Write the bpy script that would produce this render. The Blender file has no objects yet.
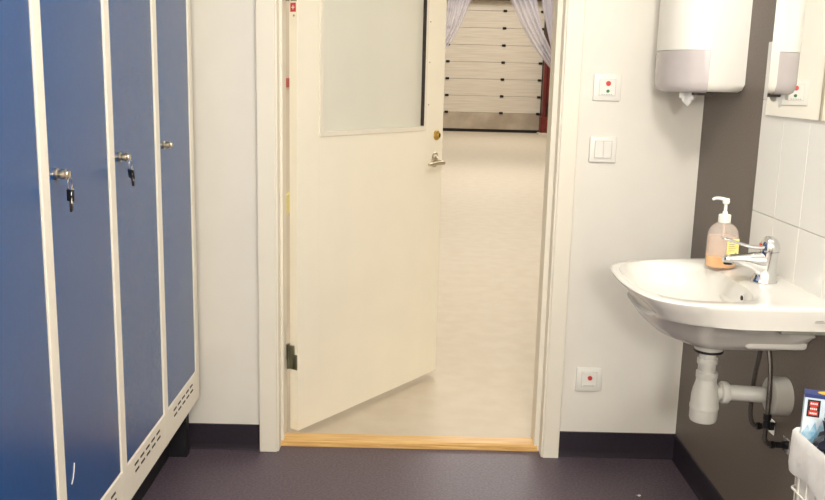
import bpy, bmesh, math, random
from mathutils import Vector, Matrix, noise
random.seed(7)
C = bpy.context.scene
COL = C.collection
PI = math.pi

# ------------------------------------------------------------------ camera
H = 1.3845
cam = bpy.data.cameras.new('camera'); camo = bpy.data.objects.new('camera', cam); COL.objects.link(camo)
fw = Vector((0.00597871, 0.98132758, -0.19225098)); rt = Vector((0.99970972, -0.00137838, 0.02405358)); up = Vector((-0.02333944, 0.19233898, 0.98105096))
M = Matrix(((rt.x, up.x, -fw.x, 0), (rt.y, up.y, -fw.y, 0), (rt.z, up.z, -fw.z, H), (0, 0, 0, 1)))
camo.matrix_world = M
cam.sensor_width = 36; cam.sensor_fit = 'HORIZONTAL'; cam.lens = 880.3 * 36 / 825
cam.clip_start = 0.02; cam.clip_end = 100
C.camera = camo
# ------------------------------------------------------------------ world and light
w = bpy.data.worlds.new('world'); C.world = w; w.use_nodes = True
w.node_tree.nodes['Background'].inputs[0].default_value = (1.0, 0.95, 0.88, 1)
w.node_tree.nodes['Background'].inputs[1].default_value = 0.3
C.view_settings.view_transform = 'Standard'; C.view_settings.look = 'None'
C.view_settings.gamma = 1; C.view_settings.use_curve_mapping = False
C.view_settings.exposure = 0.0
def area(name, loc, size, power, col, rot=(0, 0, 0), sy=None, shape='RECTANGLE'):
    l = bpy.data.lights.new(name, 'AREA'); l.energy = power; l.color = col
    l.shape = shape; l.size = size
    if shape in ('RECTANGLE', 'ELLIPSE'): l.size_y = sy or size
    o = bpy.data.objects.new(name, l); COL.objects.link(o); o.location = loc; o.rotation_euler = rot
    return o
def point(name, loc, rad, power, col):
    l = bpy.data.lights.new(name, 'POINT'); l.energy = power; l.color = col; l.shadow_soft_size = rad
    o = bpy.data.objects.new(name, l); COL.objects.link(o); o.location = loc; return o
ROOMC = (1.0, 0.975, 0.935)
point('ceiling_lamp_light', (0.42, 1.35, 2.20), 0.10, 46, ROOMC)
point('rear_fill_light', (0.10, -1.30, 1.80), 0.14, 136, ROOMC)  # added fill behind the camera, evens out the light low on the walls
area('hall_lamp_light', (2.6, 5.6, 4.8), 1.6, 76, (1.0, 0.965, 0.91), sy=1.6, rot=(0, math.radians(15), 0))
area('hall_lamp_light', (0.25, 7.2, 4.8), 1.2, 75, (1.0, 0.965, 0.91), sy=1.2)
area('hall_lamp_light', (1.2, 12.5, 4.9), 3.0, 225, (1.0, 0.965, 0.91), sy=3.0)
area('hall_lamp_light', (2.0, 20.0, 4.9), 3.0, 200, (1.0, 0.965, 0.91), sy=3.0)

# ------------------------------------------------------------------ materials
def srgb(r, g, b):
    f = lambda c: (c / 255 / 12.92) if c / 255 <= 0.04045 else ((c / 255 + 0.055) / 1.055) ** 2.4
    return (f(r), f(g), f(b), 1)
def mat(name, col, rough=0.5, metal=0.0, spec=0.5, noise_amt=0.0, noise_scale=40, col2=None, bump=0.0, bump_scale=200,
        trans=0.0, ior=1.45, coat=0.0, alpha=1.0, sss=0.0):
    m = bpy.data.materials.new(name); m.use_nodes = True
    nt = m.node_tree; b = nt.nodes['Principled BSDF']
    b.inputs['Base Color'].default_value = col
    b.inputs['Roughness'].default_value = rough; b.inputs['Metallic'].default_value = metal
    b.inputs['Specular IOR Level'].default_value = spec
    b.inputs['Transmission Weight'].default_value = trans; b.inputs['IOR'].default_value = ior
    b.inputs['Coat Weight'].default_value = coat; b.inputs['Alpha'].default_value = alpha
    if sss: b.inputs['Subsurface Weight'].default_value = sss; b.inputs['Subsurface Scale'].default_value = 0.01
    tc = nt.nodes.new('ShaderNodeTexCoord')
    if noise_amt or col2:
        n = nt.nodes.new('ShaderNodeTexNoise'); n.inputs['Scale'].default_value = noise_scale
        n.inputs['Detail'].default_value = 4
        nt.links.new(tc.outputs['Object'], n.inputs['Vector'])
        mx = nt.nodes.new('ShaderNodeMixRGB')
        c2 = col2 or tuple(max(0, c * (1 - noise_amt)) for c in col[:3]) + (1,)
        mx.inputs[1].default_value = col; mx.inputs[2].default_value = c2
        r = nt.nodes.new('ShaderNodeValToRGB'); r.color_ramp.elements[0].position = 0.38; r.color_ramp.elements[1].position = 0.62
        nt.links.new(n.outputs['Fac'], r.inputs['Fac']); nt.links.new(r.outputs['Color'], mx.inputs[0])
        nt.links.new(mx.outputs[0], b.inputs['Base Color'])
    if bump:
        n2 = nt.nodes.new('ShaderNodeTexNoise'); n2.inputs['Scale'].default_value = bump_scale; n2.inputs['Detail'].default_value = 3
        nt.links.new(tc.outputs['Object'], n2.inputs['Vector'])
        bp = nt.nodes.new('ShaderNodeBump'); bp.inputs['Strength'].default_value = bump; bp.inputs['Distance'].default_value = 0.002
        nt.links.new(n2.outputs['Fac'], bp.inputs['Height']); nt.links.new(bp.outputs['Normal'], b.inputs['Normal'])
    return m
m_wall = mat('wall_vinyl_cream', srgb(232, 227, 216), 0.6, noise_amt=0.02, noise_scale=8, bump=0.15, bump_scale=350)
m_dark = mat('wall_vinyl_taupe', srgb(120, 109, 100), 0.5, noise_amt=0.12, noise_scale=160, bump=0.2, bump_scale=300)
m_ceil = mat('ceiling_paint', srgb(235, 232, 225), 0.8, noise_amt=0.02)
m_casing = mat('painted_wood_cream', srgb(238, 231, 214), 0.4, noise_amt=0.02, noise_scale=6)
m_door = mat('door_paint_cream', srgb(250, 243, 224), 0.38, noise_amt=0.02, noise_scale=5)
m_base = mat('baseboard_vinyl', srgb(44, 36, 46), 0.45, noise_amt=0.2, noise_scale=150)
m_blue = mat('locker_blue', srgb(6, 76, 138), 0.25, spec=0.62, noise_amt=0.05, noise_scale=90, bump=0.10, bump_scale=420, ior=1.6)
m_lwhite = mat('locker_white', srgb(244, 237, 220), 0.4, noise_amt=0.02)
m_black = mat('matt_black', srgb(22, 22, 26), 0.6, noise_amt=0.1)
m_slot = mat('slot_dark', srgb(60, 52, 46), 0.7, noise_amt=0.1)
m_chrome = mat('chrome', srgb(225, 225, 225), 0.08, metal=1.0, noise_amt=0.02)
m_nickel = mat('nickel', srgb(200, 190, 170), 0.28, metal=1.0, noise_amt=0.05)
m_brass = mat('brass', srgb(205, 175, 100), 0.3, metal=1.0, noise_amt=0.05)
m_hinge = mat('zinc_hinge', srgb(150, 150, 130), 0.35, metal=1.0, noise_amt=0.1)
m_ceramic = mat('ceramic_white', srgb(224, 221, 213), 0.2, noise_amt=0.01, coat=0.15)
m_plast = mat('plastic_white', srgb(236, 233, 224), 0.35, noise_amt=0.01)
m_plastg = mat('plastic_smoke_window', srgb(192, 184, 182), 0.25, noise_amt=0.03, noise_scale=20)
m_pipe = mat('pipe_plastic_white', srgb(206, 204, 196), 0.35, noise_amt=0.02)
m_rubber = mat('rubber_black', srgb(25, 25, 28), 0.5, noise_amt=0.1)
m_hose = mat('braided_steel', srgb(120, 115, 110), 0.35, metal=0.8, noise_amt=0.5, noise_scale=500)
m_tile = mat('tile_white', srgb(232, 230, 224), 0.18, noise_amt=0.01, noise_scale=3)
m_grout = mat('grout', srgb(196, 190, 178), 0.8, noise_amt=0.1, noise_scale=100)
m_red = mat('red_plastic', srgb(200, 62, 52), 0.4, noise_amt=0.05)
m_green = mat('green_plastic', srgb(40, 120, 70), 0.4, noise_amt=0.05)
m_grey = mat('grey_print', srgb(150, 148, 145), 0.6, noise_amt=0.05)
m_gap = mat('plate_gap', srgb(190, 184, 172), 0.7, noise_amt=0.05)
m_yellow = mat('yellow_print', srgb(232, 190, 60), 0.5, noise_amt=0.1)
m_paper = mat('paper_white', srgb(240, 238, 234), 0.8, noise_amt=0.03)
m_bag = mat('bag_film_white', srgb(238, 236, 232), 0.35, noise_amt=0.05, noise_scale=30, bump=0.6, bump_scale=60)
m_bblack = mat('bag_film_black', srgb(24, 26, 38), 0.3, noise_amt=0.1, bump=0.6, bump_scale=50)
m_wire = mat('wire_coated_white', srgb(236, 232, 222), 0.3, noise_amt=0.01)
m_boxblue = mat('box_card_blue', srgb(48, 62, 120), 0.5, noise_amt=0.1)
m_boxpale = mat('box_card_pale', srgb(222, 232, 240), 0.5, col2=srgb(205, 222, 235), noise_scale=20)
m_boxcyan = mat('box_print_cyan', srgb(120, 175, 205), 0.5, col2=srgb(190, 215, 230), noise_scale=60)
m_tulle_n = None
m_steelred = mat('red_oxide_steel', srgb(112, 34, 28), 0.45, noise_amt=0.35, noise_scale=6)
m_brown = mat('brown_steel', srgb(84, 62, 48), 0.6, noise_amt=0.3, noise_scale=5)
m_ply = mat('plywood_tan', srgb(190, 150, 95), 0.6, noise_amt=0.15, noise_scale=4)
m_gseal = mat('seal_black', srgb(30, 26, 24), 0.7, noise_amt=0.1)
m_hallwall = mat('hall_wall', srgb(232, 222, 205), 0.7, noise_amt=0.04, noise_scale=2)
m_floor = mat('floor_vinyl_purple', srgb(104, 91, 100), 0.42, col2=srgb(82, 71, 81), noise_scale=120, bump=0.15, bump_scale=200)
m_hfloor = mat('hall_floor_concrete', srgb(208, 196, 176), 0.55, col2=srgb(203, 190, 169), noise_scale=9, bump=0.1, bump_scale=60)
m_pine = mat('pine', srgb(226, 182, 112), 0.4)
def wood(m):
    nt = m.node_tree; b = nt.nodes['Principled BSDF']
    tc = nt.nodes.new('ShaderNodeTexCoord'); mp = nt.nodes.new('ShaderNodeMapping'); mp.inputs['Scale'].default_value = (2, 60, 60)
    n = nt.nodes.new('ShaderNodeTexNoise'); n.inputs['Scale'].default_value = 3; n.inputs['Detail'].default_value = 5
    r = nt.nodes.new('ShaderNodeValToRGB'); r.color_ramp.elements[0].color = srgb(205, 156, 88); r.color_ramp.elements[1].color = srgb(238, 200, 134)
    r.color_ramp.elements[0].position = 0.3; r.color_ramp.elements[1].position = 0.7
    nt.links.new(tc.outputs['Object'], mp.inputs[0]); nt.links.new(mp.outputs[0], n.inputs['Vector'])
    nt.links.new(n.outputs['Fac'], r.inputs[0]); nt.links.new(r.outputs[0], b.inputs['Base Color'])
wood(m_pine)
def garage_mat():
    m = mat('garage_panel_paint', srgb(226, 214, 196), 0.5)
    nt = m.node_tree; b = nt.nodes['Principled BSDF']
    tc = nt.nodes.new('ShaderNodeTexCoord'); mp = nt.nodes.new('ShaderNodeMapping'); mp.inputs['Scale'].default_value = (0.5, 1, 14)
    n = nt.nodes.new('ShaderNodeTexNoise'); n.inputs['Scale'].default_value = 2.5; n.inputs['Detail'].default_value = 5
    r = nt.nodes.new('ShaderNodeValToRGB'); r.color_ramp.elements[0].color = srgb(214, 202, 184); r.color_ramp.elements[1].color = srgb(228, 218, 202)
    r.color_ramp.elements[0].position = 0.3; r.color_ramp.elements[1].position = 0.6
    nt.links.new(tc.outputs['Object'], mp.inputs[0]); nt.links.new(mp.outputs[0], n.inputs['Vector'])
    nt.links.new(n.outputs['Fac'], r.inputs[0]); nt.links.new(r.outputs[0], b.inputs['Base Color'])
    return m
m_gar = garage_mat()
m_gardirty = mat('garage_panel_grimy', srgb(200, 185, 165), 0.6, col2=srgb(172, 157, 138), noise_scale=1.5)
def mirror_mat():
    m = mat('mirror_silver', (0.93, 0.93, 0.90, 1), 0.0, metal=1.0); return m
m_mirror = mirror_mat()
def frost():
    m = mat('frosted_glass', srgb(242, 240, 226), 0.55, noise_amt=0.03, noise_scale=3)
    b = m.node_tree.nodes['Principled BSDF']; b.inputs['Transmission Weight'].default_value = 0.2; b.inputs['IOR'].default_value = 1.3
    return m
m_frost = frost()
def clearish(name, col, a, rough=0.1):
    m = bpy.data.materials.new(name); m.use_nodes = True; nt = m.node_tree; b = nt.nodes['Principled BSDF']
    out = nt.nodes['Material Output']
    b.inputs['Base Color'].default_value = col; b.inputs['Roughness'].default_value = rough
    n = nt.nodes.new('ShaderNodeTexNoise'); n.inputs['Scale'].default_value = 40
    mr = nt.nodes.new('ShaderNodeMapRange'); mr.inputs['To Min'].default_value = max(0, a - 0.04); mr.inputs['To Max'].default_value = a + 0.04
    t = nt.nodes.new('ShaderNodeBsdfTransparent'); mx = nt.nodes.new('ShaderNodeMixShader')
    nt.links.new(n.outputs['Fac'], mr.inputs['Value']); nt.links.new(mr.outputs[0], mx.inputs[0])
    nt.links.new(t.outputs[0], mx.inputs[1]); nt.links.new(b.outputs[0], mx.inputs[2]); nt.links.new(mx.outputs[0], out.inputs[0])
    return m
m_bottle = clearish('bottle_plastic_clear', srgb(240, 226, 212), 0.30)
m_liquid = mat('soap_orange', srgb(255, 186, 96), 0.2, noise_amt=0.05, sss=0.3)
m_residue = clearish('soap_film_peach', srgb(248, 218, 196), 0.34)
m_tulle = clearish('tulle_lilac', srgb(230, 226, 234), 0.66, 0.8)
m_label = mat('label_yellow', srgb(240, 224, 120), 0.5, col2=srgb(246, 236, 160), noise_scale=60)
m_wgreen = mat('bracket_pale', srgb(150, 152, 140), 0.5, noise_amt=0.05)

# ------------------------------------------------------------------ mesh helpers
def link(name, bm, m, parent=None, smooth=False, angle=35):
    me = bpy.data.meshes.new(name)
    bmesh.ops.recalc_face_normals(bm, faces=bm.faces[:])
    bm.to_mesh(me); bm.free()
    ms = m if isinstance(m, (list, tuple)) else [m]
    for x in ms: me.materials.append(x)
    if smooth:
        for p in me.polygons: p.use_smooth = True
        try: me.set_sharp_from_angle(angle=math.radians(angle))
        except Exception: pass
    o = bpy.data.objects.new(name, me); COL.objects.link(o)
    if parent: o.parent = parent
    return o
def thing(name, label, cat, loc=(0, 0, 0), rz=0, group=None):
    o = bpy.data.objects.new(name, None); COL.objects.link(o); o.location = loc; o.rotation_euler = (0, 0, rz)
    o.empty_display_size = 0.05
    o['label'] = label; o['category'] = cat
    if group: o['group'] = group
    return o
def tag(o, label, cat, group=None):
    o['label'] = label; o['category'] = cat
    if group: o['group'] = group
    return o
def struct(name, bm, m, label=None, **k):
    o = link(name, bm, m, **k); o['kind'] = 'structure'
    if label: o['label'] = label
    return o
def B(): return bmesh.new()
def box(bm, x0, x1, y0, y1, z0, z1, bev=0.0, mi=0, seg=2, mtx=None):
    t = bmesh.new()
    bmesh.ops.create_cube(t, size=1)
    for v in t.verts:
        v.co = Vector(((x0 + x1) / 2 + v.co.x * (x1 - x0), (y0 + y1) / 2 + v.co.y * (y1 - y0), (z0 + z1) / 2 + v.co.z * (z1 - z0)))
    if bev: bmesh.ops.bevel(t, geom=t.edges[:], offset=bev, segments=seg, affect='EDGES', profile=0.5)
    for f in t.faces: f.material_index = mi
    if mtx: bmesh.ops.transform(t, matrix=mtx, verts=t.verts)
    merge(bm, t)
def merge(bm, t):
    vm = {v: bm.verts.new(v.co) for v in t.verts}
    for f in t.faces:
        try: nf = bm.faces.new([vm[v] for v in f.verts]); nf.material_index = f.material_index
        except ValueError: pass
    t.free()
def loft(bm, rings, cap0=True, cap1=True, closed=True, mi=0):
    vs = [[bm.verts.new(p) for p in r] for r in rings]
    n = len(rings[0])
    for a, b in zip(vs, vs[1:]):
        for i in range(n if closed else n - 1):
            j = (i + 1) % n
            f = bm.faces.new((a[i], a[j], b[j], b[i])); f.material_index = mi
    if cap0: f = bm.faces.new(vs[0][::-1]); f.material_index = mi
    if cap1: f = bm.faces.new(vs[-1]); f.material_index = mi
    return vs
def lathe(bm, prof, c=(0, 0, 0), axis='Z', n=28, mi=0):
    rings = []
    for r, h in prof:
        ring = []
        for i in range(n):
            a = 2 * PI * i / n
            u, v = r * math.cos(a), r * math.sin(a)
            p = {'Z': (u, v, h), 'X': (h, u, v), 'Y': (u, h, v)}[axis]
            ring.append(Vector(c) + Vector(p))
        rings.append(ring)
    loft(bm, rings, mi=mi)
def spline(pts, k=8, closed=False):
    P = [Vector(p) for p in pts]; out = []; n = len(P)
    rng = range(n) if closed else range(n - 1)
    for i in rng:
        if closed: p0, p1, p2, p3 = P[i - 1], P[i], P[(i + 1) % n], P[(i + 2) % n]
        else: p0, p1, p2, p3 = P[max(i - 1, 0)], P[i], P[i + 1], P[min(i + 2, n - 1)]
        for s in range(k):
            t = s / k
            out.append(0.5 * ((2 * p1) + (-p0 + p2) * t + (2 * p0 - 5 * p1 + 4 * p2 - p3) * t * t + (-p0 + 3 * p1 - 3 * p2 + p3) * t ** 3))
    if not closed: out.append(P[-1])
    return out
def tube(bm, pts, r, n=10, mi=0, closed=False):
    P = [Vector(p) for p in pts]; rings = []
    rr = r if isinstance(r, (list, tuple)) else [r] * len(P)
    nrm = None
    for i, p in enumerate(P):
        if closed: t = (P[(i + 1) % len(P)] - P[i - 1])
        else: t = (P[min(i + 1, len(P) - 1)] - P[max(i - 1, 0)])
        t.normalize()
        if nrm is None: nrm = t.orthogonal().normalized()
        else:
            nrm = nrm - t * nrm.dot(t)
            nrm = nrm.normalized() if nrm.length > 1e-6 else t.orthogonal().normalized()
        bn = t.cross(nrm)
        rings.append([p + (nrm * math.cos(2 * PI * k / n) + bn * math.sin(2 * PI * k / n)) * rr[i] for k in range(n)])
    if closed: rings.append(rings[0]); loft(bm, rings, False, False, mi=mi)
    else: loft(bm, rings, mi=mi)

# ================================================================== SETTING
xL, xR, D = -0.724, 1.019, 3.10
LW, FRONT, CEIL = -1.30, -1.75, 2.45
OX0, OX1, OZ = -0.475, 0.527, 2.12          # rough opening in the back wall
WT = 0.13
bm = B(); box(bm, LW - .1, xR + .1, FRONT - .1, D + 0.04, -0.06, 0); struct('floor', bm, m_floor, 'dark purple grey speckled vinyl floor of the washroom')
bm = B(); box(bm, LW - .1, xR + .1, FRONT - .1, D, CEIL, CEIL + .06); struct('ceiling', bm, m_ceil)
bm = B(); box(bm, LW - .1, LW, FRONT - .1, D, 0, CEIL); struct('wall_left', bm, m_wall)
bm = B(); box(bm, xR, xR + .1, FRONT - .1, D, 0, CEIL); struct('wall_right', bm, m_dark, 'dark taupe vinyl clad wall behind the washbasin')
bm = B(); box(bm, LW, xR, FRONT - .1, FRONT, 0, CEIL); struct('wall_front', bm, m_wall)
bm = B()
box(bm, -6.0, OX0, D, D + WT, 0, 5.2); box(bm, OX1, 6.2, D, D + WT, 0, 5.2); box(bm, OX0, OX1, D, D + WT, OZ, 5.2)
struct('wall_back', bm, m_wall, 'cream textured wall around the open doorway')
# hall shell
bm = B(); box(bm, -6.0, 6.2, D + 0.04, 24.0, -0.06, 0); struct('floor_hall', bm, m_hfloor, 'pale beige concrete floor of the hall beyond the door')
bm = B(); box(bm, -6.0, 6.2, D + WT, 24.0, 5.2, 5.3); struct('ceiling_hall', bm, m_ceil)
bm = B(); box(bm, -6.1, -6.0, D, 24.0, 0, 5.2); struct('wall_hall_left', bm, m_hallwall)
bm = B(); box(bm, 6.2, 6.3, D, 24.0, 0, 5.2); struct('wall_hall_right', bm, m_hallwall)
bm = B(); box(bm, -6.0, 6.2, 24.0, 24.1, 0, 5.2); struct('wall_hall_back', bm, m_hallwall)
bm = B(); box(bm, -0.80, -0.66, D + WT, 7.0, 0, 3.0); struct('wall_hall_partition', bm, m_hallwall)

# baseboards (coved vinyl)
def skirting(name, x0, x1, y0, y1, axis):
    bm = B(); h = 0.100
    if axis == 'back': prof = [(0, h), (-0.004, h - .002), (-0.004, 0.02), (-0.006, 0.004), (-0.009, 0.0005), (0, 0.0)]
    else: prof = [(0, h), (-0.004, h - .002), (-0.004, 0.02), (-0.006, 0.004), (-0.009, 0.0005), (0, 0.0)]
    if axis == 'back': rings = [[Vector((x, D + a, z)) for a, z in prof] for x in (x0, x1)]
    else: rings = [[Vector((xR + a, y, z)) for a, z in prof] for y in (y0, y1)]
    loft(bm, rings)
    return struct(name, bm, m_base, 'dark purple coved vinyl skirting')
skirting('baseboard_back_left', LW, -0.533, 0, 0, 'back')
skirting('baseboard_back_right', 0.583, xR, 0, 0, 'back')
skirting('baseboard_right', 0, 0, FRONT, D - 0.002, 'right')

# door frame : casing + lining, one structure mesh each side
def casing(name, xo, xi, xj, s):
    # xo outer edge, xi inner edge of face board, xj jamb face; s=+1 for the left one
    bm = B()
    lo, hi = min(xo, xi), max(xo, xi)
    box(bm, lo, hi, D - 0.02, D + 0.001, 0.0, OZ + 0.045, 0.003)
    # lining boards with two steps
    a, b = sorted((xi, xi + s * 0.006)); box(bm, a - (0.01 if s > 0 else 0), b + (0.01 if s < 0 else 0), D - 0.012, D + WT + .005, 0.0, OZ, 0.002)
    a, b = sorted((xi, xj)); box(bm, a, b, D + 0.045, D + WT + .008, 0.0, OZ, 0.002)
    return struct(name, bm, m_casing)
casing('trim_1', -0.533, -0.468, -0.452, 1)
casing('trim_2', 0.583, 0.524, 0.500, -1)
bm = B(); box(bm, -0.468, 0.524, D - 0.02, D + 0.001, OZ - 0.02, OZ + 0.045, 0.003); box(bm, -0.452, 0.5, D + .045, D + WT + .008, OZ - 0.03, OZ)
struct('trim_3', bm, m_casing)
# threshold, pine with chamfers
bm = B()
prof = [(3.138, 0.0), (3.138, 0.008), (3.142, 0.010), (3.142, 0.017), (3.150, 0.024), (3.205, 0.026), (3.232, 0.014), (3.236, 0.0)]
loft(bm, [[Vector((x, y, z)) for y, z in prof] for x in (-0.462, 0.512)])
struct('trim_4', bm, m_pine, 'varnished pine threshold strip in the doorway')

# tiles above the washbasin
bm = B()
ty0, ty1, tz1 = 1.20, 2.561, 1.508
box(bm, xR - 0.0055, xR, ty0, ty1, 0.868, tz1, 0, 1)
ys = [2.561 - .1595 * i for i in range(10)]; zs = [(0.868, 1.027), (1.027, 1.347), (1.347, 1.508)]
for a, b in zip(ys, ys[1:]):
    for z0, z1 in zs:
        g = 0.0011
        box(bm, xR - 0.008, xR - 0.001, max(b, ty0) + g, a - g, z0 + g, z1 - g, 0.0008, 0, 1)
struct('trim_5', bm, [m_tile, m_grout], 'white upright wall tiles behind the tap')

# ================================================================== DOOR (opens into the hall)
ang = math.atan2(.81, .586)
door = bpy.data.objects.new('door_1', None); COL.objects.link(door)
door.location = (-0.407, 3.213, 0); door.rotation_euler = (0, 0, ang); door['kind'] = 'structure'
door['label'] = 'cream door with a frosted glass panel, standing open into the hall'
# local: x along leaf, -y toward the room side (front face at y=0), thickness to +y
LL, DT, z0, z1 = 0.946, 0.041, 0.03, 2.09
gx0, gx1, gz0, gz1 = 0.137, 0.797, 1.177, 1.93
bm = B()
box(bm, 0, gx0 - .02, 0, DT, z0, z1, .0015); box(bm, gx1 + .012, LL, 0, DT, z0, z1, .0015)
box(bm, gx0 - .0205, gx1 + .0125, 0.0, DT, z0, gz0 - .018, .0); box(bm, gx0 - .0205, gx1 + .0125, 0.0, DT, gz1 + .018, z1, .0)
link('door_leaf', bm, m_door, door)
bm = B()
for y0, y1 in ((-0.004, 0.012), (DT - .012, DT + .004)):
    box(bm, gx0 - .021, gx0, y0, y1, gz0 - .019, gz1 + .019, .002); box(bm, gx1, gx1 + .013, y0, y1, gz0 - .019, gz1 + .019, .002)
    box(bm, gx0, gx1, y0, y1, gz0 - .019, gz0, .002); box(bm, gx0, gx1, y0, y1, gz1, gz1 + .019, .002)
link('glazing_bead', bm, m_casing, door)
bm = B(); box(bm, gx0 - .01, gx1 + .008, 0.016, 0.022, gz0 - .01, gz1 + .01); link('glass_pane', bm, m_frost, door)
bm = B(); box(bm, gx1 - 0.0035, gx1 + .0005, 0.0, 0.016, gz0 + .003, gz1, 0); link('glass_seal', bm, m_slot, door)
# deadlock cylinder
bm = B(); lathe(bm, [(0.0215, 0.0), (0.0215, -0.006), (0.0165, -0.011), (0.0115, -0.012), (0.0115, -0.017), (0.009, -0.019)], (0.893, 0, 1.136), 'Y', 24)
cyl = link('lock_cylinder', bm, m_brass, door, True)
bm = B(); box(bm, .890, .896, -.0205, -.018, 1.127, 1.145, .0005); link('keyhole', bm, m_slot, cyl)
# lever and rose
bm = B(); lathe(bm, [(0.024, 0.0), (0.024, -0.004), (0.020, -0.008), (0.011, -0.010), (0.010, -0.05)], (0.884, 0, 1.018), 'Y', 24)
rose = link('door_handle', bm, m_nickel, door, True)
bm = B(); pts = spline([(0.884, -0.048, 1.018), (0.874, -0.056, 1.018), (0.84, -0.058, 1.019), (0.79, -0.056, 1.018), (0.768, -0.052, 1.016)], 5)
tube(bm, pts, [0.0095 - 0.0025 * i / len(pts) for i in range(len(pts))], 12); link('lever', bm, m_nickel, rose, True)
bm = B(); lathe(bm, [(0.024, DT), (0.022, DT + .008), (0.010, DT + .010), (0.010, DT + .05)], (0.884, 0, 1.018), 'Y', 20)
tube(bm, [(0.884, DT + .048, 1.018), (0.875, DT + .056, 1.018), (0.77, DT + .056, 1.016)], .008, 12); link('rose_outer', bm, m_nickel, door, True)
bm = B()
tube(bm, [(0.872, -0.003, 1.030), (0.866, -.003, 1.044), (0.873, -.003, 1.054), (0.886, -.003, 1.058), (0.899, -.003, 1.054), (0.904, -.003, 1.043), (0.899, -.003, 1.030)], .0035, 8)
link('keyhole_cover', bm, m_nickel, door, True)
# small screws along the bead
bm = B()
for z in (1.27, 1.45, 1.62, 1.8): lathe(bm, [(0.003, 0.0), (0.003, -0.001)], (gx1 + .03, 0, z), 'Y', 10)
link('bead_pins', bm, m_grey, door)
# hinges : plate on the edge, knuckle and leaf
def hinge(zc):
    bm = B()
    box(bm, -0.012, 0.001, DT - 0.024, DT - 0.004, zc - .046, zc + .046, .001)
    box(bm, -0.0025, 0.0005, 0.003, 0.030, zc - .05, zc + .01, .001)
    tube(bm, [(-.004, DT + .004, zc - .05), (-.004, DT + .004, zc + .05)], .006, 12)
    box(bm, -0.03, -0.002, DT + .002, DT + .005, zc - .01, zc + .05, .001)
    lathe(bm, [(0.0035, -0.0035), (0.0035, -0.002)], (0, 0.012, zc - .035), 'X', 10)
    lathe(bm, [(0.0035, -0.0035), (0.0035, -0.002)], (0, 0.012, zc - .012), 'X', 10)
    return link('hinge', bm, m_hinge, door, True)
hinge(0.325); hinge(1.69)
bm = B(); box(bm, -0.0008, 0.0, 0.008, 0.034, 1.603, 1.634, 0, 0)
lab = link('edge_label', bm, m_red, door); lab['label'] = 'small red sticker with a white cross'
bm = B(); box(bm, -0.0014, -0.0007, 0.0195, 0.0225, 1.611, 1.626); box(bm, -0.0014, -0.0007, 0.014, 0.028, 1.617, 1.620); link('cross', bm, m_paper, lab)
bm = B(); lathe(bm, [(0.004, -0.002), (0.004, 0.0)], (0, 0.017, 1.590), 'X', 12); link('screw', bm, m_brass, door)

# ================================================================== LOCKERS
loc = thing('locker_cabinet', 'bank of blue steel lockers with white frame standing along the left wall', 'locker', (xL, 2.15, 0))
Y0, PW, TOP = 1.731 - 0.7979, 0.3989, 2.05
def L(x, y, z): return (x - xL, y - 2.15, z)
def lbox(bm, x0, x1, y0, y1, z0, z1, bev=0, mi=0): box(bm, x0 - xL, x1 - xL, y0 - 2.15, y1 - 2.15, z0, z1, bev, mi)
bm = B()
ends = [Y0 + PW * i for i in range(6)]     # left edges of posts ; the last is the end post
lbox(bm, xL - .53, xL - .012, Y0 + .002, 2.963, .256, TOP - .01)
for y in ends: lbox(bm, xL - .02, xL, y, min(y + .040, 2.966), .2546, TOP, .002)
lbox(bm, xL - .02, xL - .0006, Y0, 2.965, .2545, .361, .002); lbox(bm, xL - .02, xL - .0006, Y0, 2.965, TOP - .04, TOP, .002)
frame = link('frame', bm, m_lwhite, loc)
bm = B(); lbox(bm, xL - .5, xL - .13, Y0 + .03, 3.06, 0.0, .2535); lbox(bm, xL - .5, xL - .065, 3.02, 3.06, 0.0, .2535); link('base', bm, m_black, loc)
for i in range(5):
    bm = B(); c = ends[i] + .02 + .2
    for row in (.336, .316):
        for k in range(5):
            yy = c - .105 + k * .052 + (.0 if row > .33 else .004)
            t = B(); box(t, -.0012, .0012, -.016, .016, -.0028, .0028)
            bmesh.ops.transform(t, matrix=Matrix.Translation(Vector(L(xL - .0005, yy, row))), verts=t.verts); merge(bm, t)
    link('vent_slots', bm, m_slot, loc)
for i in range(5):
    a, b = ends[i] + .042, ends[i + 1] - .003
    bm = B(); lbox(bm, xL - .014, xL - .004, a, b, .3635, TOP - .042, .0015)
    d = link('door', bm, m_blue, loc)
    yk = ends[i] + .042 + .034
    bm = B()
    lathe(bm, [(.012, -.004), (.012, .002), (.010, .004), (.0085, .005), (.0085, .011), (.0105, .012), (.0105, .0185), (.0085, .020), (.007, .021)], L(xL, yk, 1.172), 'X', 20)
    box(bm, .019, .026, yk - 2.15 - .009, yk - 2.15 + .009, 1.166, 1.179, .002)
    link('lock', bm, m_nickel, d, True)
bm = B()
tube(bm, [L(xL - .003, 1.806, .487), L(xL - .003, 1.815, .496), L(xL - .003, 1.822, .511), L(xL - .003, 1.826, .528)], .0012, 5)
sc = link('scratch', bm, m_paper, loc); sc['label'] = 'pale scratch mark low on the door'
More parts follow.
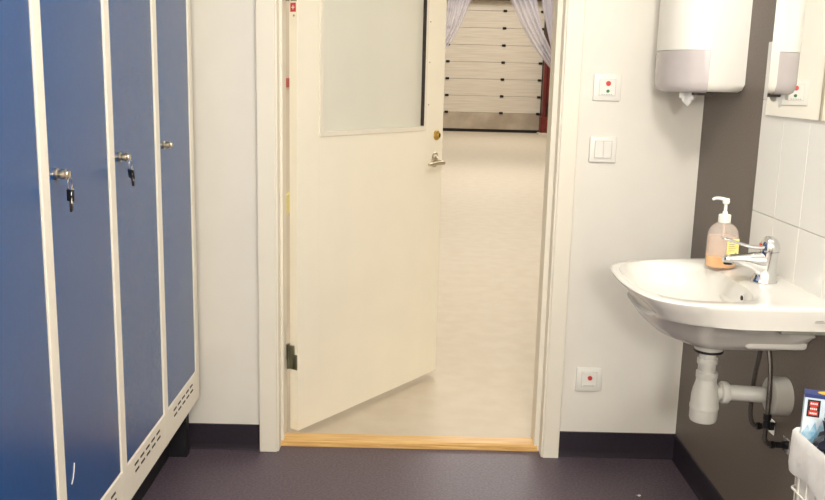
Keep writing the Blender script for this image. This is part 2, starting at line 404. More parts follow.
# keys hanging from two of the locks
def keys(y, label, tilt):
    k = thing('key_ring', label, 'keys', (xL + .022, y, 1.164), 0, None)
    bm = B(); tube(bm, [(0.004, .012 * math.cos(2 * PI * i / 20), -.012 + .013 * math.sin(2 * PI * i / 20)) for i in range(20)], .0009, 6, closed=True)
    link('ring', bm, m_chrome, k, True)
    R = Matrix.Translation((0.004, 0, -.024)) @ Matrix.Rotation(tilt, 4, 'X') @ Matrix.Rotation(math.radians(65), 4, 'Z')
    bm = B(); t = B(); box(t, -.0022, .0022, -.0095, .0095, -.024, .001, .002); bmesh.ops.transform(t, matrix=R, verts=t.verts); merge(bm, t)
    link('key_head', bm, m_rubber, k, True)
    bm = B(); t = B(); box(t, -.001, .001, -.0035, .0035, -.046, -.0225, .0004)
    for q in range(3): box(t, -.001, .001, -.005, -.0033, -.042 + q * .006, -.039 + q * .006)
    bmesh.ops.transform(t, matrix=R, verts=t.verts); merge(bm, t)
    kb = link('key_blade', bm, m_slot, k, True)
    R2 = Matrix.Translation((0.008, 0.003, -.023)) @ Matrix.Rotation(tilt - .25, 4, 'X')
    bm = B(); t = B(); box(t, -.0008, .0008, -.006, .006, -.014, .002, .0006); box(t, -.0008, .0008, -.003, .003, -.03, -.0135, .0004)
    bmesh.ops.transform(t, matrix=R2, verts=t.verts); merge(bm, t)
    link('key', bm, m_nickel, k, True)
    return k
keys(1.731 + .076, 'key ring with black key hanging from the locker lock nearest the camera', 0.0)
keys(1.731 + PW + .076, 'key ring with black key hanging tilted from the middle locker lock', 0.38)

# ================================================================== WASHBASIN
bx, by, RIM = 0.80, 2.27, 0.880
half = [(1.019, -.288), (.93, -.2885), (.84, -.289), (.75, -.287), (.695, -.281), (.650, -.268), (.612, -.243), (.586, -.207), (.570, -.155), (.560, -.08), (.557, 0)]
pl = [Vector((x, y, 0)) for x, y in half]; pl = spline(pl, 6)
outl = [(v.x, v.y) for v in pl]
far = spline([Vector((x, y, 0)) for x, y in ((.557, 0), (.561, .08), (.570, .140), (.588, .178), (.620, .207), (.679, .241), (.77, .268), (.868, .284), (.94, .288), (1.019, .288))], 6)
outl = outl + [(v.x, v.y) for v in far[1:]]
def raycast(poly, cx, cy, a):
    dx, dy = math.cos(a), math.sin(a); best = None
    n = len(poly)
    for i in range(n):
        x1, y1 = poly[i]; x2, y2 = poly[(i + 1) % n]
        ex, ey = x2 - x1, y2 - y1; den = dx * ey - dy * ex
        if abs(den) < 1e-12: continue
        t = ((x1 - cx) * ey - (y1 - cy) * ex) / den; s = ((x1 - cx) * dy - (y1 - cy) * dx) / den
        if t > 0 and -1e-6 <= s <= 1 + 1e-6 and (best is None or t < best): best = t
    return best or 0.1
NA = 128
base_ang = [2 * PI * i / NA for i in range(NA)]
# make sure the wall corners get a vertex
ca = [math.atan2(-.288, .219) % (2 * PI), math.atan2(.288, .219)]
for c in ca:
    k = min(range(NA), key=lambda i: abs(base_ang[i] - c)); base_ang[k] = c
def outer(a, z, sc=1.0, inset=0.0):
    r = raycast(outl, bx, 0, a) * sc - inset
    return Vector((bx + r * math.cos(a), by + r * math.sin(a), z))
def ell(a, cx, rx0, rx1, ry, z, p=2.3, pb=None):
    c, s = math.cos(a), math.sin(a)
    if pb and c > 0: p = p + (pb - p) * min(1, c * 2.5)
    rx = rx1 if c > 0 else rx0
    r = (abs(c / rx) ** p + abs(s / ry) ** p) ** (-1 / p)
    return Vector((cx + r * c, by + r * s, z))
def clampw(ring, xm=1.0185): return [Vector((min(v.x, xm), v.y, v.z)) for v in ring]
rings = []
# underside, from the waste outlet up
rings.append([ell(a, .816, .036, .036, .036, .704, 2) for a in base_ang])
rings.append([ell(a, .816, .050, .050, .052, .712, 2) for a in base_ang])
rings.append([ell(a, .816, .095, .185, .110, .720, 2.2, 6) for a in base_ang])
rings.append(clampw([ell(a, .810, .145, .26, .138, .745, 2.5, 8) for a in base_ang]))
rings.append(clampw([ell(a, .800, .170, .27, .178, .775, 2.6, 7) for a in base_ang]))
rings.append(clampw([ell(a, .795, .190, .25, .225, .808, 2.8) for a in base_ang]))
def apron(a, z, t):   # t 0 at the skirt bottom, 1 at the rim ; front leans inward, sides stay upright
    p = outer(a, z); f = max(0.0, -math.cos(a)); cx = bx
    lean = (1 - t) * (0.072 * f ** 1.3 + 0.007)
    d = Vector((p.x - cx, p.y - by, 0)); L_ = d.length
    q = Vector((cx, by, z)) + d * ((L_ - lean) / L_)
    if math.cos(a) > 0 and p.x > 1.0: q.x = p.x
    return q
rings.append(clampw([apron(a, .819, 0).lerp(ell(a, .795, .20, .25, .235, .819, 2.8), .25) for a in base_ang]))
rings.append(clampw([apron(a, .822, .0) for a in base_ang]))
rings.append(clampw([apron(a, .828, .10) for a in base_ang]))
rings.append(clampw([apron(a, .850, .55) for a in base_ang]))
rings.append(clampw([apron(a, .868, .93) for a in base_ang]))
rings.append(clampw([apron(a, .876, 1.0) for a in base_ang]))
rings.append(clampw([outer(a, .8795, 1, .003) for a in base_ang]))
rings.append(clampw([outer(a, .880, 1, .009) for a in base_ang]))
def bowl(a, z, k): return ell(a, .745, .165 * k, .135 * k, .235 * k, z, 2.6)
def rimin(a, z): return outer(a, z, 1, .020)
b0 = [bowl(a, .8795, 1.0) for a in base_ang]
rings.append([outer(a, .880, 1, .016).lerp(v, .1) for a, v in zip(base_ang, b0)])
rings.append([outer(a, .8785, 1, .012).lerp(v, .85) for a, v in zip(base_ang, b0)])
for k, z in ((.985, .872), (.955, .858), (.92, .84), (.86, .818), (.76, .797), (.6, .780), (.4, .770), (.2, .766), (.1, .764)):
    cxs = .745 + (1 - k) * .035
    rings.append([ell(a, cxs, .165 * k, .135 * k, .235 * k, z, 2.2 + .5 * k) for a in base_ang])
basin = thing('washbasin', 'white ceramic washbasin mounted on the right wall', 'sink', (bx, by, .70))
bm = B(); loft(bm, rings)
bmesh.ops.translate(bm, verts=bm.verts, vec=(-bx, -by, -.70))
link('basin', bm, m_ceramic, basin, True, 50)
def place(o, root):                         # parts modelled in room coordinates under a placed Empty
    o.matrix_parent_inverse = Matrix.Translation(-Vector(root.location)); return o
bm = B(); lathe(bm, [(.012, .0), (.012, -.0015), (.009, -.002)], (.8665, 2.20, .848), 'X', 20)
place(link('overflow_ring', bm, m_chrome, basin, True), basin)
bm = B(); lathe(bm, [(.0065, -.0035), (.0065, -.001)], (.8665, 2.20, .848), 'X', 16); place(link('overflow_hole', bm, m_slot, basin), basin)
bm = B(); lathe(bm, [(.03, .765), (.03, .769), (.022, .7695), (.018, .767)], (.775, 2.27, 0)); place(link('waste_plug', bm, m_chrome, basin, True), basin)
bm = B(); box(bm, .955, .985, 1.9845 - .0035, 1.9845 - .0025, .8445, .8465); box(bm, .957, .975, 1.981, 1.982, .8485, .850)
place(link('maker_mark', bm, m_grey, basin), basin)
bm = B(); box(bm, .86, 1.0185, 2.13, 2.41, .729, .825, .012, seg=4); place(link('basin_back', bm, m_ceramic, basin, True), basin)
bm = B(); box(bm, .90, 1.018, 2.03, 2.51, .800, .8195, .004); place(link('wall_bracket', bm, m_wgreen, basin), basin)

# waste trap and pipe
trap = thing('bottle_trap', 'white plastic bottle trap and waste pipe under the washbasin', 'pipe', (.816, 2.27, .48))
bm = B()
lathe(bm, [(.030, .7035), (.0375, .7030), (.0375, .688), (.034, .682), (.022, .680), (.022, .662)], (.816, 2.27, 0))
lathe(bm, [(.026, .664), (.027, .660), (.027, .648), (.0235, .643), (.0225, .62)], (.816, 2.27, 0))
place(link('tailpipe', bm, m_pipe, trap, True), trap)
bm = B(); lathe(bm, [(.0378, .6885), (.0388, .687), (.0388, .683), (.0378, .6815)], (.816, 2.27, 0)); place(link('seal_ring', bm, m_rubber, trap, True), trap)
bm = B()
cx = .818
lathe(bm, [(.026, .626), (.029, .624), (.029, .609), (.027, .606), (.028, .595), (.033, .578), (.0365, .558), (.037, .535), (.0375, .533), (.0385, .530), (.0385, .522), (.037, .520), (.037, .493), (.034, .486), (.01, .484)], (cx, 2.27, 0), n=32)
place(link('trap_body', bm, m_pipe, trap, True), trap)
bm = B()
lathe(bm, [(.020, .845), (.020, .858), (.029, .860), (.031, .864), (.031, .874), (.029, .878), (.022, .880)], (0, 2.27, .566), 'X')
tube(bm, [(.875, 2.27, .566), (.90, 2.266, .567), (1.0, 2.230, .574)], .0215, 20)
place(link('outlet_pipe', bm, m_pipe, trap, True), trap)
bm = B(); lathe(bm, [(.046, .972), (.0505, .975), (.0515, .985), (.0515, 1.0188)], (0, 2.228, .574), 'X', 40); place(link('wall_flange', bm, m_pipe, trap, True), trap)

# tap
tap = thing('tap', 'chrome single lever mixer tap at the back of the washbasin', 'tap', (.937, 2.25, RIM))
bm = B()
def oring(c, rx, ry, tilt=0, n=28):
    return [Vector((c[0] + rx * math.cos(2 * PI * i / n), c[1] + ry * math.sin(2 * PI * i / n), c[2] + tilt * rx * math.cos(2 * PI * i / n))) for i in range(n)]
loft(bm, [oring((0, 0, .0005), .034, .028), oring((0, 0, .006), .034, .028), oring((.001, 0, .012), .031, .0245), oring((.003, 0, .035), .0265, .022), oring((.006, 0, .07), .0235, .0225), oring((.008, 0, .082), .0245, .0235, .05)])
body = link('body', bm, m_chrome, tap, True, 60)
bm = B(); n = 24
def sring(x, zc, hw, hh):
    return [Vector((x, hw * math.copysign(abs(math.cos(2 * PI * i / n)) ** .75, math.cos(2 * PI * i / n)), zc + hh * math.copysign(abs(math.sin(2 * PI * i / n)) ** .85, math.sin(2 * PI * i / n)))) for i in range(n)]
loft(bm, [sring(.008, .046, .021, .036), sring(-.018, .047, .0205, .034), sring(-.030, .051, .0195, .028), sring(-.045, .056, .0185, .0205), sring(-.07, .059, .017, .0145), sring(-.095, .060, .0155, .0115), sring(-.108, .060, .0145, .010), sring(-.112, .060, .011, .007)])
sp = link('spout', bm, m_chrome, body, True, 60)
bm = B(); lathe(bm, [(.0115, .046), (.0115, .052), (.012, .058)], (-.098, 0, 0), n=20); link('aerator', bm, m_rubber, body, True)
bm = B()
loft(bm, [oring((.008, 0, .083), .0245, .0235, .05), oring((.008, 0, .092), .0252, .0242), oring((.007, 0, .104), .0235, .0228), oring((.006, 0, .115), .0175, .0175), oring((.005, 0, .121), .009, .009), oring((.005, 0, .1225), .002, .002)])
cap = link('lever_cap', bm, m_chrome, tap, True, 60)
bm = B()
def lring(x, zc, hw, hh, n=18): return [Vector((x, hw * math.cos(2 * PI * i / n), zc + hh * math.sin(2 * PI * i / n))) for i in range(n)]
loft(bm, [lring(.0, .098, .016, .008), lring(-.02, .092, .014, .006), lring(-.045, .094, .010, .0045), lring(-.075, .102, .009, .004), lring(-.1, .110, .010, .0045), lring(-.116, .113, .009, .004), lring(-.120, .113, .005, .002)])
link('lever', bm, m_chrome, cap, True, 60)
bm = B(); lathe(bm, [(.004, -.0198), (.004, -.018)], (0, 0, .1), 'X', 12); link('indicator', bm, m_red, cap)

# supply hoses and angle valves
def valve(y, z, label):
    v = thing('stop_valve', label, 'valve', (xR, y, z), 0, None)
    bm = B(); box(bm, -.004, -.0002, -.021, .021, -.021, .021, .0012); link('wall_plate', bm, m_chrome, v)
    bm = B(); lathe(bm, [(.012, -.003), (.011, -.012), (.008, -.014), (.008, -.034), (.010, -.036), (.010, -.045)], (0, 0, 0), 'X', 18); link('valve_body', bm, m_rubber, v, True)
    return v
valve(2.287, .465, 'small stop valve on a square plate on the dark wall, farther one')
valve(2.19, .452, 'small stop valve on a square plate on the dark wall, nearer one by the bin')
def hose(name, pts, label):
    bm = B(); P = spline(pts, 8); tube(bm, P, .0065, 10)
    t = thing(name, label, 'hose', pts[0])
    place(link('braided_sleeve', bm, m_hose, t, True), t)
    return t, P
h1, P1 = hose('supply_hose', [(.950, 2.222, .725), (.956, 2.210, .69), (.959, 2.198, .63), (.958, 2.190, .55), (.957, 2.19, .49), (.958, 2.19, .468), (.968, 2.19, .455), (.976, 2.19, .452)], 'braided water hose looping in front of the waste pipe to the nearer valve')
bm = B(); lathe(bm, [(.0085, .50), (.010, .502), (.010, .515), (.0085, .517), (.0085, .522), (.0105, .523), (.0105, .536), (.008, .538)], (.9585, 2.19, 0), n=14); place(link('ferrule', bm, m_rubber, h1, True), h1)
h2, P2 = hose('supply_hose', [(.948, 2.25, .725), (.950, 2.262, .67), (.950, 2.278, .61), (.953, 2.290, .53), (.955, 2.290, .495), (.960, 2.290, .477), (.968, 2.288, .467), (.976, 2.287, .465)], 'braided water hose running behind the waste pipe to the farther valve')

# soap bottle
soap = thing('soap_bottle', 'clear pump bottle with orange soap standing on the washbasin rim', 'bottle', (.880, 2.417, .8805))
def soapring(z, w_, d_, n=32):
    return [Vector((w_ * math.copysign(abs(math.cos(2 * PI * i / n)) ** .8, math.cos(2 * PI * i / n)), d_ * math.copysign(abs(math.sin(2 * PI * i / n)) ** .8, math.sin(2 * PI * i / n)), z)) for i in range(n)]
bm = B()
loft(bm, [soapring(.0, .030, .018), soapring(.002, .038, .024), soapring(.008, .0425, .028), soapring(.09, .0425, .028), soapring(.105, .040, .026), soapring(.118, .033, .021), soapring(.126, .022, .016), soapring(.130, .0145, .0145), soapring(.140, .0145, .0145)])
link('bottle_body', bm, m_bottle, soap, True, 60)
bm = B(); loft(bm, [soapring(.003, .032, .020), soapring(.009, .0405, .026), soapring(.036, .0405, .026)]); link('liquid_soap', bm, m_liquid, soap, True, 40)
bm = B(); loft(bm, [soapring(.0362, .040, .0255), soapring(.092, .040, .0255)], False, False); link('soap_film', bm, m_residue, soap, True, 40)
bm = B(); tube(bm, [(0, 0, .012), (0, 0, .135)], .0035, 10); link('dip_tube', bm, m_residue, soap, True)
bm = B(); lathe(bm, [(.0165, .130), (.017, .132), (.017, .150), (.0155, .152), (.008, .153), (.0065, .160), (.0045, .162), (.0045, .180), (.0085, .182), (.010, .186), (.009, .196), (.006, .197)], n=24)
pump = link('pump', bm, m_plast, soap, True)
bm = B(); P_ = spline([(0, 0, .1925), (-.014, 0, .196), (-.030, 0, .1965), (-.038, 0, .1925)], 4); tube(bm, P_, [.0055 - .0022 * i / len(P_) for i in range(len(P_))], 10); link('nozzle', bm, m_plast, pump, True)
bm = B()
box(bm, .004, .036, -.0292, -.0284, .035, .088, .0)
lb = link('label', bm, m_label, soap)
bm = B()
for q in range(5): box(bm, .008, .028 - .002 * (q % 3), -.0297, -.0291, .078 - q * .006, .0795 - q * .006)
box(bm, .026, .032, -.0297, -.0291, .040, .050)
link('label_print', bm, m_grey, lb)

# ================================================================== TOWEL DISPENSER (right wall)
disp = thing('towel_dispenser', 'white paper towel dispenser with smoky window on the right wall', 'dispenser', (xR, 2.878, 1.36))
def dplan(z, s=1.0, front=True, off=0.0):
    # local: x negative out of the wall, y along the wall
    ptsA = [(-.0, -.146), (-.05, -.154), (-.118, -.163)]
    ptsB = [(-.118, -.163), (-.140, -.157), (-.175, -.140), (-.205, -.105), (-.222, -.06), (-.228, 0)]
    P = ptsB if front else ptsA
    v = [Vector((x, y, 0)) for x, y in P]; v = spline(v, 6) if front else v
    out = [(p.x, p.y) for p in v]; out = out + [(x, -y) for x, y in out[::-1][(1 if front else 0):]]
    return [Vector(((x + .10) * s - .10 if s != 1 else x, y * (1 - (1 - s) * 1.0), z)) for x, y in out]
Hh = .385
bm = B()
loft(bm, [dplan(.003, .86, False), dplan(.010, .95, False), dplan(.028, 1.0, False), dplan(Hh - .03, 1.0, False), dplan(Hh, .9, False)])
for v in bm.verts: v.co.x = min(v.co.x, -.0005)
link('housing', bm, m_plast, disp, True, 50)
bm = B()
loft(bm, [dplan(.128, 1.0), dplan(Hh - .035, 1.0), dplan(Hh - .012, .97), dplan(Hh, .9)])
link('cover', bm, m_plast, disp, True, 50)
bm = B()
loft(bm, [dplan(.0, .86), dplan(.006, .93), dplan(.018, .975), dplan(.035, .99), dplan(.127, .99)])
link('window', bm, m_plastg, disp, True, 50)
bm = B(); box(bm, -.15, -.09, -.13, .0, -.008, .004, .004); link('outlet_slot', bm, m_slot, disp)
# paper end
bm = B(); N = 9; Mr = 5; g = []
for j in range(Mr):
    row = []
    for i in range(N):
        u = i / (N - 1); v = j / (Mr - 1)
        edge = (0, -.002, .006, .013, .019, .011, .002, .004, -.003)[i]
        row.append(bm.verts.new((-.185 + .055 * u, -.100 + .012 * math.sin(u * 7), .0 - v * (.018 + 1.3 * edge))))
    g.append(row)
for j in range(Mr - 1):
    for i in range(N - 1): bm.faces.new((g[j][i], g[j][i + 1], g[j + 1][i + 1], g[j + 1][i]))
bmesh.ops.solidify(bm, geom=bm.faces[:], thickness=.0008)
po = link('paper_end', bm, m_paper, disp); po['label'] = 'torn end of a white paper towel'

# ================================================================== MIRROR
bm = B(); t = B(); box(t, -.006, 0, -.46, .46, 0, .75, .0); merge(bm, t)
mir = link('mirror', bm, m_mirror); mir.location = (xR - .0085, 2.518 - .46, 1.305); tag(mir, 'frameless mirror on the tiles above the washbasin', 'mirror')

# ================================================================== WALL PLATES
def plate(x, z, name, label, kind, cat):
    p = thing(name, label, cat, (x, D, z))
    bm = B(); box(bm, -.0475, .0475, -.010, -.0002, -.0455, .0455, .004); link('cover_plate', bm, m_plast, p, True)
    if kind == 'switch':
        bm = B(); box(bm, -.0305, .0305, -.0108, -.0095, -.0305, .0305); link('frame_gap', bm, m_gap, p)
        for s in (-1, 1):
            bm = B(); box(bm, s * .0145 - .0140, s * .0145 + .0140, -.0145, -.0105, -.029, .029, .0015); link('rocker', bm, m_plast, p)
    else:
        bm = B(); box(bm, -.0285, .0285, -.0106, -.0095, -.0285, .0285); link('frame_gap', bm, m_gap, p)
        bm = B(); box(bm, -.0275, .0275, -.0125, -.0105, -.0275, .0275, .001); link('button_panel', bm, m_plast, p)
        zz = .014 if kind == 'two' else .006
        bm = B(); lathe(bm, [(.0085, -.0155), (.0085, -.012)], (.002, 0, zz), 'Y', 20); link('red_button', bm, m_red, p)
        if kind == 'two':
            bm = B(); lathe(bm, [(.0055, -.0145), (.0055, -.012)], (.002, 0, -.012), 'Y', 18); link('green_button', bm, m_green, p)
        bm = B()
        for q in range(5): box(bm, -.020 + q * .008, -.0145 + q * .008, -.0130, -.0124, -.0245, -.0225)
        link('print', bm, m_grey, p)
    return p
plate(.678, 1.3665, 'alarm_panel', 'white wall plate with a red and a green button, above the light switch', 'two', 'alarm')
plate(.677, 1.153, 'light_switch', 'white double rocker light switch on the cream wall', 'switch', 'switch')
plate(.681, .309, 'alarm_panel', 'white wall plate with one red button, low near the skirting', 'one', 'alarm')

# ================================================================== WASTE BASKET
bk = thing('waste_basket', 'white wire waste basket on the right wall at the frame edge', 'bin', (.92, 1.57, .30))
X0, X1, YA, YB, ZT, ZB = -.100, .096, -.165, .168, .378, .0
bm = B()
def rect(z, s=1.0, r=.010):
    pts = []
    for cx, cy, a0 in ((X1 - r, YB - r, 0), (X0 + r, YB - r, 90), (X0 + r, YA + r, 180), (X1 - r, YA + r, 270)):
        for k in range(4):
            a = math.radians(a0 + k * 30); pts.append(Vector(((cx + r * math.cos(a)) * s, (cy + r * math.sin(a)) * s, z)))
    return pts
def sc(z): return 1 - .10 * (ZT - z) / ZT
for z in (ZT, .255, .13, .004): tube(bm, rect(z, sc(z)), .0032 if z == ZT else .0028, 8, closed=True)
rb, rt_ = rect(.004, sc(.004)), rect(ZT, 1)
def wire(p, q): tube(bm, [p, q], .0018, 6)
for k in range(8):
    u = (k + .5) / 8; y = YA + .02 + u * (YB - YA - .04)
    for X in (X0, X1): wire(Vector((X * sc(.004), y * sc(.004), .004)), Vector((X, y, ZT)))
for k in range(5):
    u = (k + .5) / 5; x = X0 + .02 + u * (X1 - X0 - .04)
    for Y in (YA, YB): wire(Vector((x * sc(.004), Y * sc(.004), .004)), Vector((x, Y, ZT)))
for p, q in zip(rb[::4], rt_[::4]): wire(p, q)
for k in range(5): wire(Vector((X0 * .9, (YA + .04 + k * .062) * .9, .004)), Vector((X1 * .9, (YA + .04 + k * .062) * .9, .004)))
link('wire_frame', bm, m_wire, bk, True)
# liner bag folded over the rim
bag = thing('bin_liner', 'white plastic liner bag folded over the rim of the wire basket', 'bag', (.92, 1.57, .30))
bm = B(); rings = []
base = rect(0, 1, .012)
nb = []
for i in range(len(base)):
    a, b = base[i], base[(i + 1) % len(base)]; m = max(1, int((b - a).length / .008))
    for k in range(m): nb.append(a.lerp(b, k / m))
for lev, (z, s, amp) in enumerate(((.012, .86, .001), (.10, .88, .002), (.24, .92, .003), (.34, .955, .002), (.374, .972, .001), (.3835, .99, .001), (.3845, 1.015, .001), (.378, 1.045, .0015), (.36, 1.052, .002), (.335, 1.055, .003), (.312, 1.058, .004), (.296, 1.04, .003))):
    ring = []
    for i, p in enumerate(nb):
        nz = noise.noise(Vector((p.x * 26, p.y * 26, z * 9))) * amp * 2.0
        d = Vector((p.x, p.y, 0)); dl = d.length
        drop = (noise.noise(Vector((p.x * 12, p.y * 12, 3.1))) * .02) if lev >= 9 else 0
        q = d * s + d.normalized() * nz
        q.x = min(q.x, .0975)
        ring.append(Vector((q.x, q.y, z + drop)))
    rings.append(ring)
loft(bm, rings, True, False)
link('liner_film', bm, m_bag, bag, True, 80)
# box thrown in the bin
bxo = thing('carton', 'pale blue carton with dark blue top standing in the waste basket', 'box', (.826, 1.722, .640), math.radians(-21))
W_, Dp, Hb = .125, .030, .130
bm = B(); box(bm, 0, W_, -Dp / 2, Dp / 2, 0, Hb, .0008); link('carton_body', bm, m_boxpale, bxo)
bm = B(); box(bm, -.0006, W_ + .0006, -Dp / 2 - .0006, Dp / 2 + .0006, Hb - .007, Hb + .0008); tp = link('lid', bm, m_boxblue, bxo)
bm = B(); loft(bm, [[Vector((.045 + .021 * math.cos(2 * PI * i / 28), .0105 * math.sin(2 * PI * i / 28), z)) for i in range(28)] for z in (Hb + .0008, Hb + .0014)]); link('orange_spot', bm, m_yellow, tp)
bm = B(); box(bm, .006, .030, -Dp / 2 - .0012, -Dp / 2 - .0004, .083, .119); lg = link('emblem', bm, m_black, bxo); lg['label'] = 'black square emblem with red and white print'
bm = B(); y = -Dp / 2 - .0016
box(bm, .010, .026, y, y + .0006, .106, .116, .0); box(bm, .012, .024, y, y + .0006, .096, .106); box(bm, .009, .027, y, y + .0006, .086, .096)
link('red_print', bm, m_red, lg)
bm = B(); y = -Dp / 2 - .0020
for q, zz in enumerate((.1095, .0985, .0890)):
    for k in range(4): box(bm, .0115 + k * .0035, .0140 + k * .0035, y, y + .0005, zz, zz + .0035)
link('white_print', bm, m_paper, lg)
bm = B(); y = -Dp / 2 - .0012
for k in range(9):
    x = .008 + k * .013; h = .02 + .02 * ((k * 7) % 5) / 5
    v = [bm.verts.new((x - .008, y, .045)), bm.verts.new((x + .010, y, .045)), bm.verts.new((x + .003, y, .045 + h))]; bm.faces.new(v)
box(bm, .001, W_ - .001, y - .0002, y + .0008, .001, .045)
link('ice_print', bm, m_boxcyan, bxo)
bm = B(); y = -Dp / 2 - .0014
for k in range(3): box(bm, .040, .10 - k * .012, y, y + .0008, .100 - k * .010, .105 - k * .010)
link('text_lines', bm, m_boxblue, bxo)
# crumpled black bag in the basket
bm = B(); bmesh.ops.create_icosphere(bm, subdivisions=4, radius=1)
for v in bm.verts:
    n_ = v.co.normalized(); k = 1 + .55 * noise.noise(n_ * 2.3) + .22 * noise.noise(n_ * 6)
    v.co = Vector((n_.x * .050 * k, n_.y * .060 * k, n_.z * .055 * k))
blk = link('rubbish_bag', bm, m_bblack, None, True, 30); blk.location = (.885, 1.625, .700); tag(blk, 'crumpled black plastic rubbish in the waste basket before the carton', 'rubbish')

# scrap of paper on the floor
bm = B()
vs = [bm.verts.new(p) for p in ((-.008, -.002, .0005), (-.002, .002, .001), (.003, -.003, .006), (.010, .002, .0015), (.008, -.004, .0008), (.001, -.008, .001), (-.004, -.004, .004))]
bm.faces.new(vs); bmesh.ops.triangulate(bm, faces=bm.faces[:]); bmesh.ops.solidify(bm, geom=bm.faces[:], thickness=.0006)
ps = link('paper_scrap', bm, m_paper); ps.location = (.808, 2.79, .0004); tag(ps, 'tiny white scrap of paper lying on the dark floor', 'paper')

# ================================================================== HALL THINGS
gd = thing('sectional_door', 'large pale sectional garage door at the far end of the hall', 'garage door', (1.15, 23.8, 0))
gx0_, gx1_ = -1.20, 3.46
bm = B(); box(bm, gx0_ - 1.15, gx1_ - 1.15, -.03, .04, .075, .508, .006); link('bottom_panel', bm, m_gardirty, gd)
for k in range(7):
    bm = B(); z = .512 + .4395 * k
    box(bm, gx0_ - 1.15, gx1_ - 1.15, -.03, .04, z, z + .4345, .008)
    box(bm, gx0_ - 1.15, gx1_ - 1.15, -.034, -.0, z + .205, z + .214, .002)
    link('panel', bm, m_gar, gd)
bm = B(); box(bm, gx0_ - 1.15, gx1_ - 1.15, 0, .03, .08, 3.5); link('backing', bm, m_gseal, gd)
bm = B(); box(bm, gx0_ - 1.15, gx1_ - 1.15, -.04, .03, 0, .075, .005); link('bottom_seal', bm, m_gseal, gd)
for x in (-.52, .955, 2.415, 3.40):
    for k in range(7):
        bm = B(); z = .510 + .4395 * k
        box(bm, x - 1.15 - .045, x - 1.15 + .045, -.055, -.03, z - .03, z + .03, .006); tube(bm, [(x - 1.15 - .05, -.055, z), (x - 1.15 + .05, -.055, z)], .014, 8)
        link('hinge', bm, m_gseal, gd)
bm = B(); box(bm, -3.0, 3.46, 23.50, 23.74, 3.41, 4.0, .01)
hb = link('roller_beam', bm, m_brown); tag(hb, 'dark steel lintel beam above the garage door', 'beam')
bm = B(); box(bm, 3.47, 3.60, 23.5, 23.98, 0, 5.1, .01)
st = link('steel_column', bm, m_brown); tag(st, 'brown steel column at the right side of the garage door', 'column')
gr = thing('column_guard', 'dark red steel guard post at the right of the garage door', 'post', (3.50, 23.25, 0))
bm = B(); box(bm, -.07, .00, -.10, .10, .30, 1.98, .01); box(bm, .0, .035, -.05, .05, .30, 1.95); box(bm, .035, .10, -.10, .10, .75, 1.98, .01); link('post', bm, m_steelred, gr)
bm = B(); box(bm, -.11, .12, -.14, .14, .04, .46, .012); link('foot_box', bm, m_steelred, gr)
bm = B(); box(bm, -.15, .14, -.18, .18, 0, .05, .005); link('base_plate', bm, m_gar, gr)
bm = B(); box(bm, 3.61, 4.5, 23.86, 23.99, 0, 5.0, .01)
py_ = link('plywood_sheet', bm, m_ply); tag(py_, 'tan plywood sheet against the far wall beside the red post', 'board')
bm = B(); box(bm, 3.66, 3.92, 23.3, 23.78, 0, 1.5, .02)
cb = link('dark_cabinet', bm, m_steelred); tag(cb, 'dark red steel box right of the guard post', 'cabinet')

def drape(name, cl, label, ph=0.0, folds=5, Y=14):
    # cl: list of (x_left, x_right, z) down the cloth, hanging in the plane y=14
    bm = B(); P = spline([(a, b, z) for a, b, z in cl], 8); NC = 48; rows = []
    for j, p in enumerate(P):
        row = []
        for i in range(NC + 1):
            u = i / NC; x = p.x + (p.y - p.x) * u
            wd = abs(p.y - p.x)
            y = Y + .045 * wd ** .5 * math.sin(u * 2 * PI * folds + ph + .6 * math.sin(j * .12)) + .006 * math.sin(u * 37 + j * .2)
            row.append(bm.verts.new((x, y, p.z)))
        rows.append(row)
    for a, b in zip(rows, rows[1:]):
        for i in range(NC): bm.faces.new((a[i], a[i + 1], b[i + 1], b[i]))
    bmesh.ops.solidify(bm, geom=bm.faces[:], thickness=.004)
    return tag(link(name, bm, m_tulle, None, True, 180), label, 'curtain', 'tulle drapes in the hall')
drape('tulle_curtain', [(.52, 1.30, 3.30), (.53, 1.08, 2.95), (.53, .90, 2.58), (.50, .775, 2.27), (.42, .62, 1.97), (.25, .42, 1.70), (.05, .20, 1.50), (-.02, .14, 1.2), (-.05, .18, .7), (-.08, .22, .02)], 'lilac white tulle drape swept to the left across the garage door', 0, 4, 13.85)
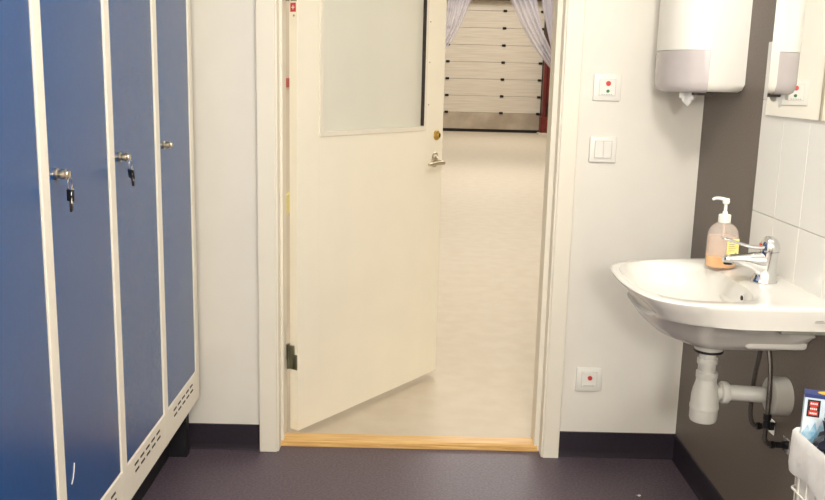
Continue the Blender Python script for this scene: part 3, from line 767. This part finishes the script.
drape('tulle_curtain', [(1.10, 1.60, 3.30), (1.32, 1.70, 2.95), (1.50, 1.82, 2.59), (1.68, 1.98, 2.22), (1.90, 2.15, 1.88), (2.13, 2.30, 1.61), (2.30, 2.42, 1.45), (2.38, 2.54, 1.2), (2.40, 2.60, .7), (2.40, 2.64, .02)], 'broad lilac white tulle drape swept to the right across the garage door', 1, 4, 14.0)
drape('tulle_curtain', [(1.66, 1.90, 3.10), (1.79, 1.93, 2.60), (1.92, 2.01, 2.27), (2.005, 2.04, 2.03)], 'narrow tulle strip hanging just right of the broad swept drape', 2, 2, 14.15)
drape('tulle_curtain', [(1.98, 2.22, 3.10), (2.02, 2.26, 2.60), (2.10, 2.30, 2.26), (2.20, 2.36, 1.9), (2.32, 2.42, 1.5)], 'tulle strip hanging rightmost beside the door frame', 3, 2, 14.3)
bm = B(); tube(bm, [(-.9, 14, 3.34), (3.2, 14, 3.34)], .02, 10)
for x in (-.9, 3.2): tube(bm, [(x, 14, 3.34), (x, 14, 5.2)], .012, 8)
rail = tag(link('curtain_rail', bm, m_brown, None, True), 'hanging rail carrying the tulle drapes in the hall', 'rail')
# small things on the hall partition, seen through the hinge gap
bm = B(); box(bm, -.6595, -.648, 4.45, 4.95, 1.318, 1.366, .003); tag(link('red_sign', bm, m_red), 'small red sign seen through the gap beside the door hinge', 'sign')
bm = B(); box(bm, -.6595, -.650, 4.45, 4.95, .64, .75, .002); tag(link('yellow_sign', bm, m_label), 'pale yellow sign seen low through the gap beside the door hinge', 'sign')

# fittings: the ceiling lamp, and one made up for the added rear fill
def pendant(x, y, z, r, label):
    lamp = thing('lamp_fitting', label, 'lamp', (x, y, CEIL))
    bm = B(); lathe(bm, [(.06, 0), (.06, -.02), (.012, -.03), (.012, z - CEIL + r * .98)], n=24); link('lamp_stem', bm, m_plast, lamp, True)
    bm = B(); lathe(bm, [(.03, z - CEIL + r + .035), (.045, z - CEIL + r + .03), (.05, z - CEIL + r + .008), (.03, z - CEIL + r + .006)], n=24); link('lamp_holder', bm, m_plast, lamp, True)
pendant(.42, 1.35, 2.20, .10, 'round ceiling lamp above the middle of the washroom, out of the picture')
pendant(.10, -1.30, 1.80, .14, 'made-up lamp fitting for the added fill light, behind the viewer')
